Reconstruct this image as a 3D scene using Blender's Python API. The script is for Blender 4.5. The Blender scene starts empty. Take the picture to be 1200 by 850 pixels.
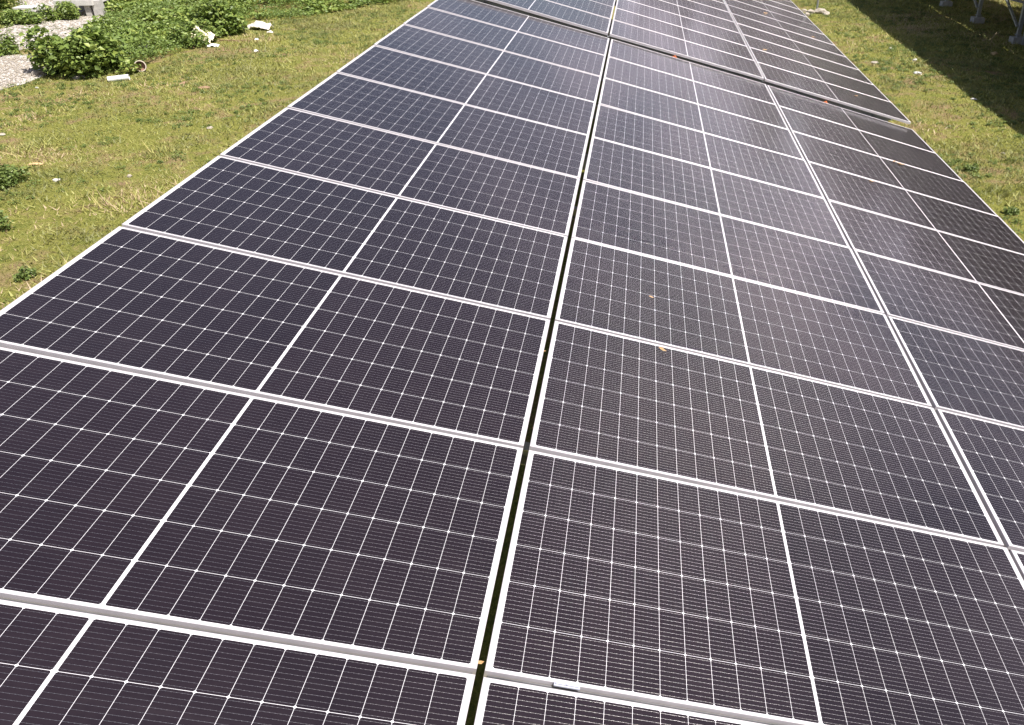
import bpy, math, random
import numpy as np
from mathutils import Matrix, Vector

# ------------------------------------------------------------------ camera, world, sun
scn = bpy.context.scene
COL = scn.collection
ZC = 4.30                                   # height of the drone over the ground (m)
CAM = Vector((0.5452518, -1.66944209, ZC))
RW = Matrix(((0.99997233, 0.00395384, -0.00630117),
             (0.00743892, -0.53149203, 0.84703063),
             (0.0, -0.84705406, -0.53150674)))   # columns: image right, image down, view direction
FPX, CX, CY = 958.0997, 751.9589, 427.8494       # in pixels of a 1200 x 850 picture
cam = bpy.data.cameras.new("camera")
cam.sensor_fit = 'HORIZONTAL'; cam.sensor_width = 36.0
cam.lens = FPX / 1200 * 36.0
cam.shift_x = -(CX - 600) / 1200
cam.shift_y = (CY - 425) / 1200
cam.clip_start = 0.05; cam.clip_end = 5000
camo = bpy.data.objects.new("camera", cam); COL.objects.link(camo)
m = Matrix.Identity(4)
for r in range(3):
    m[r][0] = RW[r][0]; m[r][1] = -RW[r][1]; m[r][2] = -RW[r][2]; m[r][3] = CAM[r]
camo.matrix_world = m
scn.camera = camo

SUN = Vector((0.44, -0.24, 0.88)).normalized()
elev = math.asin(SUN.z); azim = math.atan2(SUN.x, SUN.y)
w = bpy.data.worlds.new("World"); scn.world = w; w.use_nodes = True
wt = w.node_tree; wt.nodes.clear()
def wn(t, **k):
    n = wt.nodes.new(t)
    for a, b in k.items(): setattr(n, a, b)
    return n
sky = wn('ShaderNodeTexSky', sky_type='NISHITA', sun_disc=False)
sky.sun_elevation = elev; sky.sun_rotation = azim
sky.air_density = 1.0; sky.dust_density = 1.6; sky.ozone_density = 1.0
tc = wn('ShaderNodeTexCoord')
sep = wn('ShaderNodeSeparateXYZ'); wt.links.new(tc.outputs['Generated'], sep.inputs[0])
mz = wn('ShaderNodeMath', operation='MAXIMUM'); mz.inputs[1].default_value = 0.03
wt.links.new(sep.outputs['Z'], mz.inputs[0])
az = wn('ShaderNodeMath', operation='ADD'); az.inputs[1].default_value = 0.14
wt.links.new(mz.outputs[0], az.inputs[0])
dx = wn('ShaderNodeMath', operation='DIVIDE'); wt.links.new(sep.outputs['X'], dx.inputs[0]); wt.links.new(az.outputs[0], dx.inputs[1])
dy = wn('ShaderNodeMath', operation='DIVIDE'); wt.links.new(sep.outputs['Y'], dy.inputs[0]); wt.links.new(az.outputs[0], dy.inputs[1])
cmb = wn('ShaderNodeCombineXYZ'); wt.links.new(dx.outputs[0], cmb.inputs[0]); wt.links.new(dy.outputs[0], cmb.inputs[1])
nz = wn('ShaderNodeTexNoise'); nz.inputs['Scale'].default_value = 1.7; nz.inputs['Detail'].default_value = 9
nz.inputs['Roughness'].default_value = 0.56; nz.inputs['Distortion'].default_value = 0.5
wt.links.new(cmb.outputs[0], nz.inputs['Vector'])
rmp = wn('ShaderNodeValToRGB'); rmp.color_ramp.elements[0].position = 0.46; rmp.color_ramp.elements[1].position = 0.70; rmp.color_ramp.elements[0].color = (.07, .07, .07, 1); rmp.color_ramp.elements[1].color = (.74, .74, .74, 1)
# fewer clouds to the left of the rows
bx = wn('ShaderNodeMath', operation='MULTIPLY'); bx.inputs[1].default_value = 0.5; wt.links.new(sep.outputs['X'], bx.inputs[0])
bc = wn('ShaderNodeClamp'); bc.inputs['Min'].default_value = -0.10; bc.inputs['Max'].default_value = 0.05; wt.links.new(bx.outputs[0], bc.inputs[0])
ba = wn('ShaderNodeMath', operation='ADD'); wt.links.new(nz.outputs['Fac'], ba.inputs[0]); wt.links.new(bc.outputs[0], ba.inputs[1])
lo = wn('ShaderNodeMapRange'); lo.inputs['From Min'].default_value = 0.34; lo.inputs['From Max'].default_value = 0.12; lo.inputs['To Max'].default_value = 0.10
wt.links.new(sep.outputs['Z'], lo.inputs['Value'])
lb = wn('ShaderNodeMapRange'); lb.inputs['From Min'].default_value = -0.05; lb.inputs['From Max'].default_value = 0.06; wt.links.new(sep.outputs['X'], lb.inputs['Value'])
lm = wn('ShaderNodeMath', operation='MULTIPLY_ADD'); wt.links.new(lo.outputs[0], lm.inputs[0]); wt.links.new(lb.outputs[0], lm.inputs[1]); wt.links.new(ba.outputs[0], lm.inputs[2])
hi = wn('ShaderNodeMapRange'); hi.inputs['From Min'].default_value = 0.30; hi.inputs['From Max'].default_value = 0.65; hi.inputs['To Max'].default_value = -0.12
wt.links.new(sep.outputs['Z'], hi.inputs['Value'])
hb = wn('ShaderNodeMath', operation='ADD'); wt.links.new(hi.outputs[0], hb.inputs[0]); wt.links.new(lm.outputs[0], hb.inputs[1])
wt.links.new(hb.outputs[0], rmp.inputs[0])
cmix = wn('ShaderNodeMix', data_type='RGBA'); cmix.inputs[7].default_value = (12.8, 10.9, 12.6, 1)
wt.links.new(rmp.outputs[0], cmix.inputs[0]); wt.links.new(sky.outputs[0], cmix.inputs[6])
bg = wn('ShaderNodeBackground'); bg.inputs['Strength'].default_value = 0.060
# made-up dark cloud low on the right, added to darken reflections in the panels
n2 = wn('ShaderNodeTexNoise'); n2.inputs['Scale'].default_value = 2.6; n2.inputs['Detail'].default_value = 6; n2.inputs['Distortion'].default_value = 0.8
mp = wn('ShaderNodeMapping'); mp.inputs['Scale'].default_value = (1.6, .35, 1); mp.inputs['Location'].default_value = (3.1, .4, 0)
wt.links.new(cmb.outputs[0], mp.inputs[0]); wt.links.new(mp.outputs[0], n2.inputs['Vector'])
def wm(op, a, b):
    q = wn('ShaderNodeMath', operation=op)
    for i, v in enumerate((a, b)):
        if isinstance(v, (int, float)): q.inputs[i].default_value = v
        else: wt.links.new(v, q.inputs[i])
    return q.outputs[0]
lim = wm('ADD', wm('MULTIPLY', wm('MAXIMUM', sep.outputs['X'], -0.5), 0.16), 0.105)
dlt = wm('ADD', wm('SUBTRACT', lim, sep.outputs['Z']), wm('MULTIPLY', wm('SUBTRACT', n2.outputs['Fac'], 0.5), 0.42))
mr = wn('ShaderNodeMapRange', interpolation_type='SMOOTHSTEP'); mr.inputs['From Min'].default_value = -0.035; mr.inputs['From Max'].default_value = 0.035
wt.links.new(dlt, mr.inputs['Value'])
added_bank = wn('ShaderNodeMix', data_type='RGBA'); added_bank.inputs[7].default_value = (1.9, 1.65, 1.75, 1)
wt.links.new(mr.outputs[0], added_bank.inputs[0]); wt.links.new(cmix.outputs[2], added_bank.inputs[6])
wt.links.new(added_bank.outputs[2], bg.inputs[0])
wo = wn('ShaderNodeOutputWorld'); wt.links.new(bg.outputs[0], wo.inputs[0])

sl = bpy.data.lights.new("sun", 'SUN'); sl.energy = 4.6; sl.angle = math.radians(0.53); sl.color = (1.0, 0.95, 0.88)
so = bpy.data.objects.new("sun", sl); COL.objects.link(so)
so.rotation_euler = SUN.to_track_quat('Z', 'Y').to_euler(); so.location = (20, -20, 60)

scn.view_settings.view_transform = 'Standard'; scn.view_settings.look = 'None'
scn.view_settings.gamma = 1.0; scn.view_settings.use_curve_mapping = False
scn.view_settings.exposure = 0.85
scn.cycles.max_bounces = 6; scn.cycles.sample_clamp_indirect = 4.0; scn.cycles.sample_clamp_direct = 12.0

random.seed(5); RNG = np.random.default_rng(7)

# ------------------------------------------------------------------ helpers
def tag(o, label=None, cat=None, group=None, kind=None):
    if label: o['label'] = label
    if cat: o['category'] = cat
    if group: o['group'] = group
    if kind: o['kind'] = kind
    return o

def empty(name, mat=None, loc=None):
    o = bpy.data.objects.new(name, None); COL.objects.link(o); o.empty_display_size = 0.2
    if mat is not None: o.matrix_world = mat
    if loc is not None: o.location = loc
    return o

def link(name, me, mat=None, parent=None):
    o = bpy.data.objects.new(name, me); COL.objects.link(o)
    if mat is not None and not me.materials: me.materials.append(mat)
    if parent: o.parent = parent
    return o

class MB:
    """collects vertices and faces of one mesh"""
    def __init__(s): s.v = []; s.f = []; s.mi = []
    def add(s, vs, fs, mi=0):
        b = len(s.v); s.v += [tuple(p) for p in vs]; s.f += [tuple(b + i for i in f) for f in fs]; s.mi += [mi] * len(fs)
    def box(s, c, d, rot=None, mi=0, taper=1.0):
        vs = []
        for z in (-.5, .5):
            k = taper if z > 0 else 1
            for x, y in ((-.5, -.5), (.5, -.5), (.5, .5), (-.5, .5)):
                p = Vector((x * d[0] * k, y * d[1] * k, z * d[2]))
                if rot is not None: p = rot @ p
                vs.append(p + Vector(c))
        s.add(vs, [(3, 2, 1, 0), (4, 5, 6, 7), (0, 1, 5, 4), (1, 2, 6, 5), (2, 3, 7, 6), (3, 0, 4, 7)], mi)
    def bar(s, a, b, w1, w2, up=Vector((0, 0, 1)), mi=0):
        """C-shaped steel bar from a to b"""
        a = Vector(a); b = Vector(b); d = (b - a).normalized()
        x = d.cross(up)
        if x.length < 1e-3: x = d.cross(Vector((1, 0, 0)))
        x.normalize(); y = x.cross(d)
        t = 0.006
        prof = [(-w1/2, -w2/2), (w1/2, -w2/2), (w1/2, -w2/2+t), (-w1/2+t, -w2/2+t), (-w1/2+t, w2/2-t), (w1/2, w2/2-t), (w1/2, w2/2), (-w1/2, w2/2)]
        n = len(prof)
        vs = [a + x*p + y*q for p, q in prof] + [b + x*p + y*q for p, q in prof]
        fs = [(i, (i+1) % n, n+(i+1) % n, n+i) for i in range(n)]
        fs += [(0, 3, 2, 1), (0, 7, 4, 3), (7, 6, 5, 4)]
        fs += [(n, n+1, n+2, n+3), (n, n+3, n+4, n+7), (n+7, n+4, n+5, n+6)]
        s.add(vs, fs, mi)
    def tube(s, pts, r0, r1=None, n=7, cap=True, mi=0):
        r1 = r0 if r1 is None else r1
        pts = [Vector(p) for p in pts]; vs = []; k = len(pts)
        for i, p in enumerate(pts):
            d = (pts[min(i+1, k-1)] - pts[max(i-1, 0)]).normalized()
            x = d.cross(Vector((0.13, 0.31, 1)));
            if x.length < 1e-3: x = d.cross(Vector((1, 0, 0)))
            x.normalize(); y = d.cross(x); r = r0 + (r1 - r0) * i / max(1, k-1)
            for j in range(n):
                a = 2*math.pi*j/n; vs.append(p + x*math.cos(a)*r + y*math.sin(a)*r)
        fs = [(i*n+j, i*n+(j+1) % n, (i+1)*n+(j+1) % n, (i+1)*n+j) for i in range(k-1) for j in range(n)]
        if cap: fs += [tuple(range(n-1, -1, -1)), tuple((k-1)*n+j for j in range(n))]
        s.add(vs, fs, mi)
    def mesh(s, name, smooth=False):
        me = bpy.data.meshes.new(name); me.from_pydata([tuple(v) for v in s.v], [], s.f); me.validate()
        if smooth: me.polygons.foreach_set('use_smooth', [True]*len(me.polygons))
        if any(s.mi) and len(s.mi) == len(me.polygons): me.polygons.foreach_set('material_index', s.mi)
        me.update(); return me
    def build(s, name, mat, parent=None, smooth=False):
        return link(name, s.mesh(name, smooth), mat, parent)

def fast_mesh(name, V, F, tint=None):
    """V (n,3), F (m,k) arrays -> mesh with a per-face random value 'tint'"""
    me = bpy.data.meshes.new(name); V = np.asarray(V, np.float32); F = np.asarray(F, np.int32)
    me.vertices.add(len(V)); me.vertices.foreach_set('co', V.ravel())
    k = F.shape[1]; me.loops.add(F.size); me.loops.foreach_set('vertex_index', F.ravel())
    me.polygons.add(len(F)); me.polygons.foreach_set('loop_start', np.arange(0, F.size, k, dtype=np.int32))
    me.update(calc_edges=True)
    if tint is not None:
        a = me.attributes.new('tint', 'FLOAT', 'FACE'); a.data.foreach_set('value', np.asarray(tint, np.float32))
    return me

# ------------------------------------------------------------------ value noise for terrain and planting
_tab = np.random.default_rng(3).random((256, 256))
def vnoise(x, y):
    x = np.asarray(x, float); y = np.asarray(y, float)
    xi = np.floor(x).astype(int); yi = np.floor(y).astype(int); fx = x-xi; fy = y-yi
    fx = fx*fx*(3-2*fx); fy = fy*fy*(3-2*fy)
    g = lambda i, j: _tab[i & 255, j & 255]
    return (g(xi, yi)*(1-fx)+g(xi+1, yi)*fx)*(1-fy)+(g(xi, yi+1)*(1-fx)+g(xi+1, yi+1)*fx)*fy
def fbm(x, y, o=4):
    s = 0; a = .5; t = 0
    for i in range(o):
        s = s+a*vnoise(x*2**i+17*i, y*2**i+5*i); t += a; a *= .5
    return s/t
def gz(x, y):
    """gentle unevenness of the ground"""
    return 0.07*(fbm(np.asarray(x)*0.7, np.asarray(y)*0.7, 3)-0.5)

def at(px, py, z=0.0):
    """world point where the sight line of a picture point (1200 x 850) meets height z"""
    d = RW @ Vector(((px-CX)/FPX, (py-CY)/FPX, 1.0))
    t = (z-CAM.z)/d.z
    p = CAM + d*t
    return p
def atg(px, py):
    p = at(px, py); p.z = float(gz(p.x, p.y)); return p

# ------------------------------------------------------------------ materials
def mat_new(name):
    ma = bpy.data.materials.new(name); ma.use_nodes = True; nt = ma.node_tree
    return ma, nt, nt.nodes['Principled BSDF']
class N:
    """tiny node-graph writer"""
    def __init__(s, nt): s.nt = nt
    def node(s, t, **k):
        n = s.nt.nodes.new(t)
        for a, b in k.items(): setattr(n, a, b)
        return n
    def put(s, inp, v):
        if hasattr(v, 'is_output') or isinstance(v, bpy.types.NodeSocket): s.nt.links.new(v, inp)
        else: inp.default_value = v
    def m(s, op, a, b=0.0, c=None):
        n = s.node('ShaderNodeMath', operation=op); s.put(n.inputs[0], a); s.put(n.inputs[1], b)
        if c is not None: s.put(n.inputs[2], c)
        return n.outputs[0]
    def noise(s, scale, detail=4, rough=.55, vec=None, dist=0.0):
        n = s.node('ShaderNodeTexNoise'); n.inputs['Scale'].default_value = scale; n.inputs['Detail'].default_value = detail
        n.inputs['Roughness'].default_value = rough; n.inputs['Distortion'].default_value = dist
        if vec is not None: s.put(n.inputs['Vector'], vec)
        return n.outputs['Fac']
    def ramp(s, f, stops):
        n = s.node('ShaderNodeValToRGB'); r = n.color_ramp
        while len(r.elements) < len(stops): r.elements.new(0.5)
        for e, (p, c) in zip(r.elements, stops):
            e.position = p; e.color = c if len(c) == 4 else (*c, 1)
        s.put(n.inputs[0], f); return n.outputs[0]
    def mix(s, f, a, b):
        n = s.node('ShaderNodeMix', data_type='RGBA'); s.put(n.inputs[0], f)
        s.put(n.inputs[6], a if hasattr(a, 'is_output') else (*a, 1)); s.put(n.inputs[7], b if hasattr(b, 'is_output') else (*b, 1))
        return n.outputs[2]
    def bump(s, h, strength=.3, dist=.02):
        n = s.node('ShaderNodeBump'); n.inputs['Strength'].default_value = strength; n.inputs['Distance'].default_value = dist
        s.put(n.inputs['Height'], h); return n.outputs[0]
def simple(name, c1, c2, scale, rough=.6, metal=0.0, bump=0.0, detail=5):
    ma, nt, p = mat_new(name); n = N(nt); o = n.node('ShaderNodeTexCoord').outputs['Object']
    f = n.noise(scale, detail, .6, o)
    n.put(p.inputs['Base Color'], n.ramp(f, [(.3, c1), (.7, c2)]))
    p.inputs['Roughness'].default_value = rough; p.inputs['Metallic'].default_value = metal
    if bump: n.put(p.inputs['Normal'], n.bump(f, bump, .01))
    return ma

M = {}
M['alu'] = simple('anodised_aluminium', (.54, .51, .53), (.66, .62, .64), 9, .42, .3)
M['alu_grey'] = simple('mill_aluminium', (.10, .10, .105), (.20, .20, .21), 7, .45, .6)
M['steel'] = simple('galvanised_steel', (.30, .31, .32), (.45, .46, .47), 14, .5, .5)
M['concrete'] = simple('footing_concrete', (.32, .31, .29), (.48, .46, .43), 8, .9, 0, .5)
M['pale_concrete'] = simple('sun_bleached_concrete', (.50, .48, .45), (.70, .68, .64), 5, .9, 0, .4)
M['rear_sheet'] = simple('rear_sheet', (.55, .55, .55), (.6, .6, .6), 3, .6)
M['orange'] = simple('orange_plastic', (.75, .18, .05), (.85, .25, .08), 30, .5)
M['dead_leaf'] = simple('dead_leaf', (.30, .16, .06), (.50, .33, .16), 60, .8, 0, .3)
M['stone'] = simple('pale_stone', (.28, .24, .19), (.46, .41, .34), 12, .9, 0, .5)
M['white_stone'] = simple('white_stone', (.46, .44, .40), (.66, .64, .60), 10, .85, 0, .4)
M['clay'] = simple('terracotta', (.26, .14, .10), (.38, .24, .18), 12, .85, 0, .3)
M['white_plastic'] = simple('white_pvc', (.72, .72, .70), (.82, .82, .80), 10, .4)
M['bag'] = simple('cream_plastic_bag', (.70, .58, .36), (.85, .80, .66), 12, .5, 0, .6)
M['cloth'] = simple('dirty_white_sheet', (.50, .44, .38), (.75, .70, .64), 9, .8, 0, .6)
M['paper'] = simple('white_scrap', (.78, .78, .78), (.86, .86, .86), 20, .6)
M['wood'] = simple('dry_branch', (.22, .13, .08), (.34, .22, .14), 25, .9, 0, .4)
M['tan'] = simple('tan_leaf_sheath', (.50, .34, .16), (.62, .45, .24), 20, .8, 0, .4)
M['pale_sheet'] = simple('pale_coated_sheet', (.36, .37, .44), (.46, .47, .55), 5, .5)

# dirt veil shared by the cells and the backsheet: faint dried-rain dust in world space
def dust(n):
    geo = n.node('ShaderNodeNewGeometry').outputs['Position']
    a = n.noise(1.3, 6, .62, geo, .4)
    b = n.noise(38.0, 3, .6, geo)
    return n.m('MULTIPLY', n.ramp(a, [(.30, (.25, .25, .25)), (.72, (1, 1, 1))]), n.ramp(b, [(.3, (.5, .5, .5)), (.75, (1, 1, 1))]))

CW, CH = 0.0926, 0.1838                        # half cell pitch: along the long side, across it
NW, NH = 12, 6
def cid2(n, o, rnd):
    v = n.node('ShaderNodeVectorMath', operation='ADD'); n.put(v.inputs[0], o)
    c = n.node('ShaderNodeCombineXYZ'); n.put(c.inputs[2], n.m('MULTIPLY', rnd, 37.0)); n.put(v.inputs[1], c.outputs[0]); return v.outputs[0]
def cell_material():
    ma, nt, p = mat_new('solar_cells_under_glass'); n = N(nt)
    o = n.node('ShaderNodeTexCoord').outputs['Object']
    s = n.node('ShaderNodeSeparateXYZ'); n.put(s.inputs[0], o)
    X, Y = s.outputs[0], s.outputs[1]
    fx = n.m('FRACT', n.m('DIVIDE', X, CW)); fy = n.m('FRACT', n.m('DIVIDE', Y, CH))
    dx = n.m('MULTIPLY', n.m('MINIMUM', fx, n.m('SUBTRACT', 1.0, fx)), CW)
    dy = n.m('MULTIPLY', n.m('MINIMUM', fy, n.m('SUBTRACT', 1.0, fy)), CH)
    gap = n.m('MAXIMUM', n.m('LESS_THAN', dx, 0.00055), n.m('LESS_THAN', dy, 0.00062))
    gap = n.m('MAXIMUM', gap, n.m('LESS_THAN', n.m('ADD', dx, dy), 0.0058))
    # ten round wires per cell, along the long side of the panel, with solder pads
    wy = n.m('MULTIPLY', n.m('FRACT', n.m('DIVIDE', Y, CH)), 10.0)
    wl = n.m('MULTIPLY', n.m('SUBTRACT', n.m('FRACT', wy), 0.5), CH/10)
    pad = n.m('LESS_THAN', n.m('FRACT', n.m('DIVIDE', X, CW/6)), 0.22)
    half = n.m('ADD', 0.00021, n.m('MULTIPLY', pad, 0.00022))
    wire = n.m('LESS_THAN', n.m('ABSOLUTE', wl), half)
    wire = n.m('MULTIPLY', wire, n.m('SUBTRACT', 1.0, gap))
    # cell tone: a little different from cell to cell and panel to panel
    cid = n.node('ShaderNodeCombineXYZ')
    n.put(cid.inputs[0], n.m('FLOOR', n.m('DIVIDE', X, CW))); n.put(cid.inputs[1], n.m('FLOOR', n.m('DIVIDE', Y, CH)))
    rnd = n.node('ShaderNodeObjectInfo').outputs['Random']; n.put(cid.inputs[2], n.m('MULTIPLY', rnd, 91.0))
    wh = n.node('ShaderNodeTexWhiteNoise', noise_dimensions='3D'); n.put(wh.inputs['Vector'], cid.outputs[0])
    tone = n.m('ADD', n.m('MULTIPLY', wh.outputs['Value'], .35), n.m('MULTIPLY', rnd, .65))
    cell = n.ramp(tone, [(0, (.0060, .0028, .0056)), (1, (.0100, .0048, .0080))])
    st = n.node('ShaderNodeMapping'); st.inputs['Scale'].default_value = (1.1, 9.0, 1.0); n.put(st.inputs[0], cid2(n, o, rnd))
    streak = n.ramp(n.noise(2.2, 5, .65, st.outputs[0], .3), [(.48, (0, 0, 0)), (.75, (1, 1, 1))])
    dst = n.m('ADD', dust(n), n.m('MULTIPLY', streak, .55))
    cell = n.mix(n.m('MULTIPLY', dst, .017), cell, (.42, .33, .35))
    col = n.mix(gap, cell, (.80, .79, .82))
    col = n.mix(wire, col, (.62, .60, .60))
    n.put(p.inputs['Base Color'], col)
    n.put(p.inputs['Metallic'], n.m('MULTIPLY', wire, 0.9))
    n.put(p.inputs['Roughness'], n.m('SUBTRACT', .55, n.m('MULTIPLY', wire, .25)))
    # the wires are round: turn the normal across them
    off = n.m('MULTIPLY', n.m('MULTIPLY', n.m('DIVIDE', wl, half), 1.2), wire)
    nv = n.node('ShaderNodeCombineXYZ'); n.put(nv.inputs[0], 0.0); n.put(nv.inputs[1], off); n.put(nv.inputs[2], 1.0)
    vt = n.node('ShaderNodeVectorTransform', vector_type='NORMAL', convert_from='OBJECT', convert_to='WORLD'); n.put(vt.inputs[0], nv.outputs[0])
    n.put(p.inputs['Normal'], vt.outputs[0])
    p.inputs['Specular IOR Level'].default_value = .12
    p.inputs['Coat Weight'].default_value = 1.0; p.inputs['Coat IOR'].default_value = 1.42
    n.put(p.inputs['Coat Roughness'], n.m('ADD', .07, n.m('MULTIPLY', dst, .09)))
    return ma
M['cells'] = cell_material()
def backsheet_material():
    ma, nt, p = mat_new('white_backsheet_under_glass'); n = N(nt); d = dust(n)
    n.put(p.inputs['Base Color'], n.mix(n.m('MULTIPLY', d, .2), (.64, .62, .65), (.50, .44, .44)))
    p.inputs['Roughness'].default_value = .6; p.inputs['Coat Weight'].default_value = 1.0
    p.inputs['Coat IOR'].default_value = 1.42; p.inputs['Coat Roughness'].default_value = .1
    return ma
M['backsheet'] = backsheet_material()

def leaf_material(name, stops, trans=.25, rough=.5):
    ma, nt, p = mat_new(name); n = N(nt)
    a = n.node('ShaderNodeAttribute', attribute_name='tint').outputs['Fac']
    c = n.ramp(a, stops)
    g = n.node('ShaderNodeNewGeometry').outputs['Position']
    big = n.noise(.9, 3, .6, g)
    c2 = n.mix(n.m('MULTIPLY', big, .45), c, stops[-1][1])
    n.put(p.inputs['Base Color'], c2); p.inputs['Roughness'].default_value = rough
    tr = n.node('ShaderNodeBsdfTranslucent'); n.put(tr.inputs[0], c2)
    ms = n.node('ShaderNodeMixShader'); ms.inputs[0].default_value = trans
    out = nt.nodes['Material Output']
    nt.links.new(p.outputs[0], ms.inputs[1]); nt.links.new(tr.outputs[0], ms.inputs[2]); nt.links.new(ms.outputs[0], out.inputs[0])
    return ma
M['bush_leaf'] = leaf_material('bush_leaf', [(0, (.06, .11, .025)), (.45, (.12, .20, .04)), (.8, (.21, .29, .06)), (1, (.33, .38, .09))])
M['weed_leaf'] = leaf_material('weed_leaf', [(0, (.055, .10, .022)), (.6, (.12, .18, .04)), (1, (.20, .25, .06))])
M['grass'] = leaf_material('short_grass', [(0, (.13, .17, .032)), (.4, (.27, .32, .052)), (.75, (.38, .39, .08)), (.92, (.43, .35, .14)), (1, (.50, .38, .24))], .25, .6)
M['stem'] = simple('green_stem', (.08, .10, .03), (.16, .13, .06), 20, .7)

# ------------------------------------------------------------------ ground
def ground_material():
    ma, nt, p = mat_new('weedy_soil'); n = N(nt)
    g = n.node('ShaderNodeNewGeometry').outputs['Position']
    a = n.noise(.42, 5, .6, g, .3); b = n.noise(2.3, 6, .65, g, .2); c = n.noise(26, 7, .78, g); d = n.noise(90, 3, .6, g)
    green = n.ramp(c, [(.30, (.06, .08, .018)), (.46, (.19, .20, .042)), (.60, (.32, .305, .08)), (.76, (.48, .40, .18))])
    brown = n.ramp(c, [(.3, (.17, .11, .06)), (.55, (.33, .23, .13)), (.75, (.50, .38, .25))])
    bare = n.ramp(n.m('ADD', n.m('MULTIPLY', a, .45), n.m('MULTIPLY', b, .55)), [(.49, (0, 0, 0)), (.60, (.95, .95, .95))])
    lush = n.ramp(b, [(.30, (.55, .55, .55)), (.46, (0, 0, 0))])
    col = n.mix(bare, green, brown); col = n.mix(lush, col, (.065, .11, .02))
    col = n.mix(n.m('MULTIPLY', n.ramp(d, [(.55, (0, 0, 0)), (.75, (1, 1, 1))]), .3), col, (.34, .29, .14))
    n.put(p.inputs['Base Color'], col); p.inputs['Roughness'].default_value = .95; p.inputs['Specular IOR Level'].default_value = .1
    n.put(p.inputs['Normal'], n.bump(n.m('ADD', c, n.m('MULTIPLY', d, .5)), .9, .05))
    return ma
M['ground'] = ground_material()
def build_ground():
    def axis(lo, hi, step):
        core = list(np.arange(lo, hi+1e-6, step)); o = []; q = hi
        for k in (2, 5, 12, 30, 80, 200, 600, 1500, 3000): q = hi+k; o.append(q)
        return [lo-k for k in (3000, 1500, 600, 200, 80, 30, 12, 5, 2)]+core+o
    xs = axis(-28, 20, .3); ys = axis(-4, 40, .3); X, Y = np.meshgrid(xs, ys)
    Z = gz(X, Y); far = (X < -30) | (X > 22) | (Y < -6) | (Y > 42); Z = np.where(far, 0, Z)
    V = np.stack([X.ravel(), Y.ravel(), Z.ravel()], 1); nx = len(xs); ny = len(ys)
    i = (np.arange(ny-1)[:, None]*nx+np.arange(nx-1)[None]).ravel()
    F = np.stack([i, i+1, i+nx+1, i+nx], 1)
    me = fast_mesh('ground', V, F); me.polygons.foreach_set('use_smooth', [True]*len(me.polygons))
    o = link('ground', me, M['ground']); tag(o, 'weedy grass ground with bare brown patches between the panel rows', kind='structure')
build_ground()

# gravel
def inside(px, py, poly):
    px = np.asarray(px); py = np.asarray(py); r = np.zeros(px.shape, bool); n = len(poly)
    for i in range(n):
        x1, y1 = poly[i]; x2, y2 = poly[(i+1) % n]
        c = ((y1 > py) != (y2 > py)) & (px < (x2-x1)*(py-y1)/((y2-y1) if y2 != y1 else 1e-9)+x1); r ^= c
    return r
def wpoly(pts): return [tuple(at(a, b)[:2]) for a, b in pts]
G1 = wpoly([(-90, 128), (0, 105), (18, 99), (34, 93), (50, 91), (58, 84), (50, 72), (30, 69), (0, 66), (-90, 62)])
G2 = wpoly([(-90, 58), (0, 55), (22, 60), (52, 56), (80, 45), (114, 31), (130, 8), (120, -12), (20, -12), (22, 12), (28, 24), (12, 33), (0, 37), (-90, 40)])
def gravel_mat():
    ma, nt, p = mat_new('pale_gravel'); n = N(nt); g = n.node('ShaderNodeNewGeometry').outputs['Position']
    v = n.node('ShaderNodeTexVoronoi'); v.inputs['Scale'].default_value = 22; n.put(v.inputs['Vector'], g)
    a = n.noise(3, 5, .6, g)
    c = n.ramp(v.outputs['Color'], [(.1, (.30, .27, .24)), (.5, (.50, .46, .42)), (.9, (.68, .64, .60))])
    n.put(p.inputs['Base Color'], n.mix(n.ramp(a, [(.5, (0, 0, 0)), (.75, (.6, .6, .6))]), c, (.36, .29, .22)))
    p.inputs['Roughness'].default_value = .95; n.put(p.inputs['Normal'], n.bump(v.outputs['Distance'], .8, .04)); return ma
M['gravel'] = gravel_mat()
def gravel(name, poly, label):
    xs = [p[0] for p in poly]; ys = [p[1] for p in poly]; st = .12
    gx = np.arange(min(xs), max(xs), st); gy = np.arange(min(ys), max(ys), st); X, Y = np.meshgrid(gx, gy)
    jx = X+.25*(fbm(X*2+5, Y*2)-.5)*2; jy = Y+.25*(fbm(X*2, Y*2+9)-.5)*2
    ok = inside(jx, jy, poly); idx = np.argwhere(ok[:-1, :-1]); nx = len(gx)
    V = np.stack([X.ravel(), Y.ravel(), (gz(X, Y)+.012+.02*fbm(X*3, Y*3)).ravel()], 1)
    i = idx[:, 0]*nx+idx[:, 1]; F = np.stack([i, i+1, i+nx+1, i+nx], 1)
    o = link(name, fast_mesh(name, V, F), M['gravel']); tag(o, label, kind='structure')
gravel('gravel_path', G1, 'pale gravel strip beside the big leafy bush')
gravel('gravel_path', G2, 'pale gravel running up towards the white concrete slab')
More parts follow.
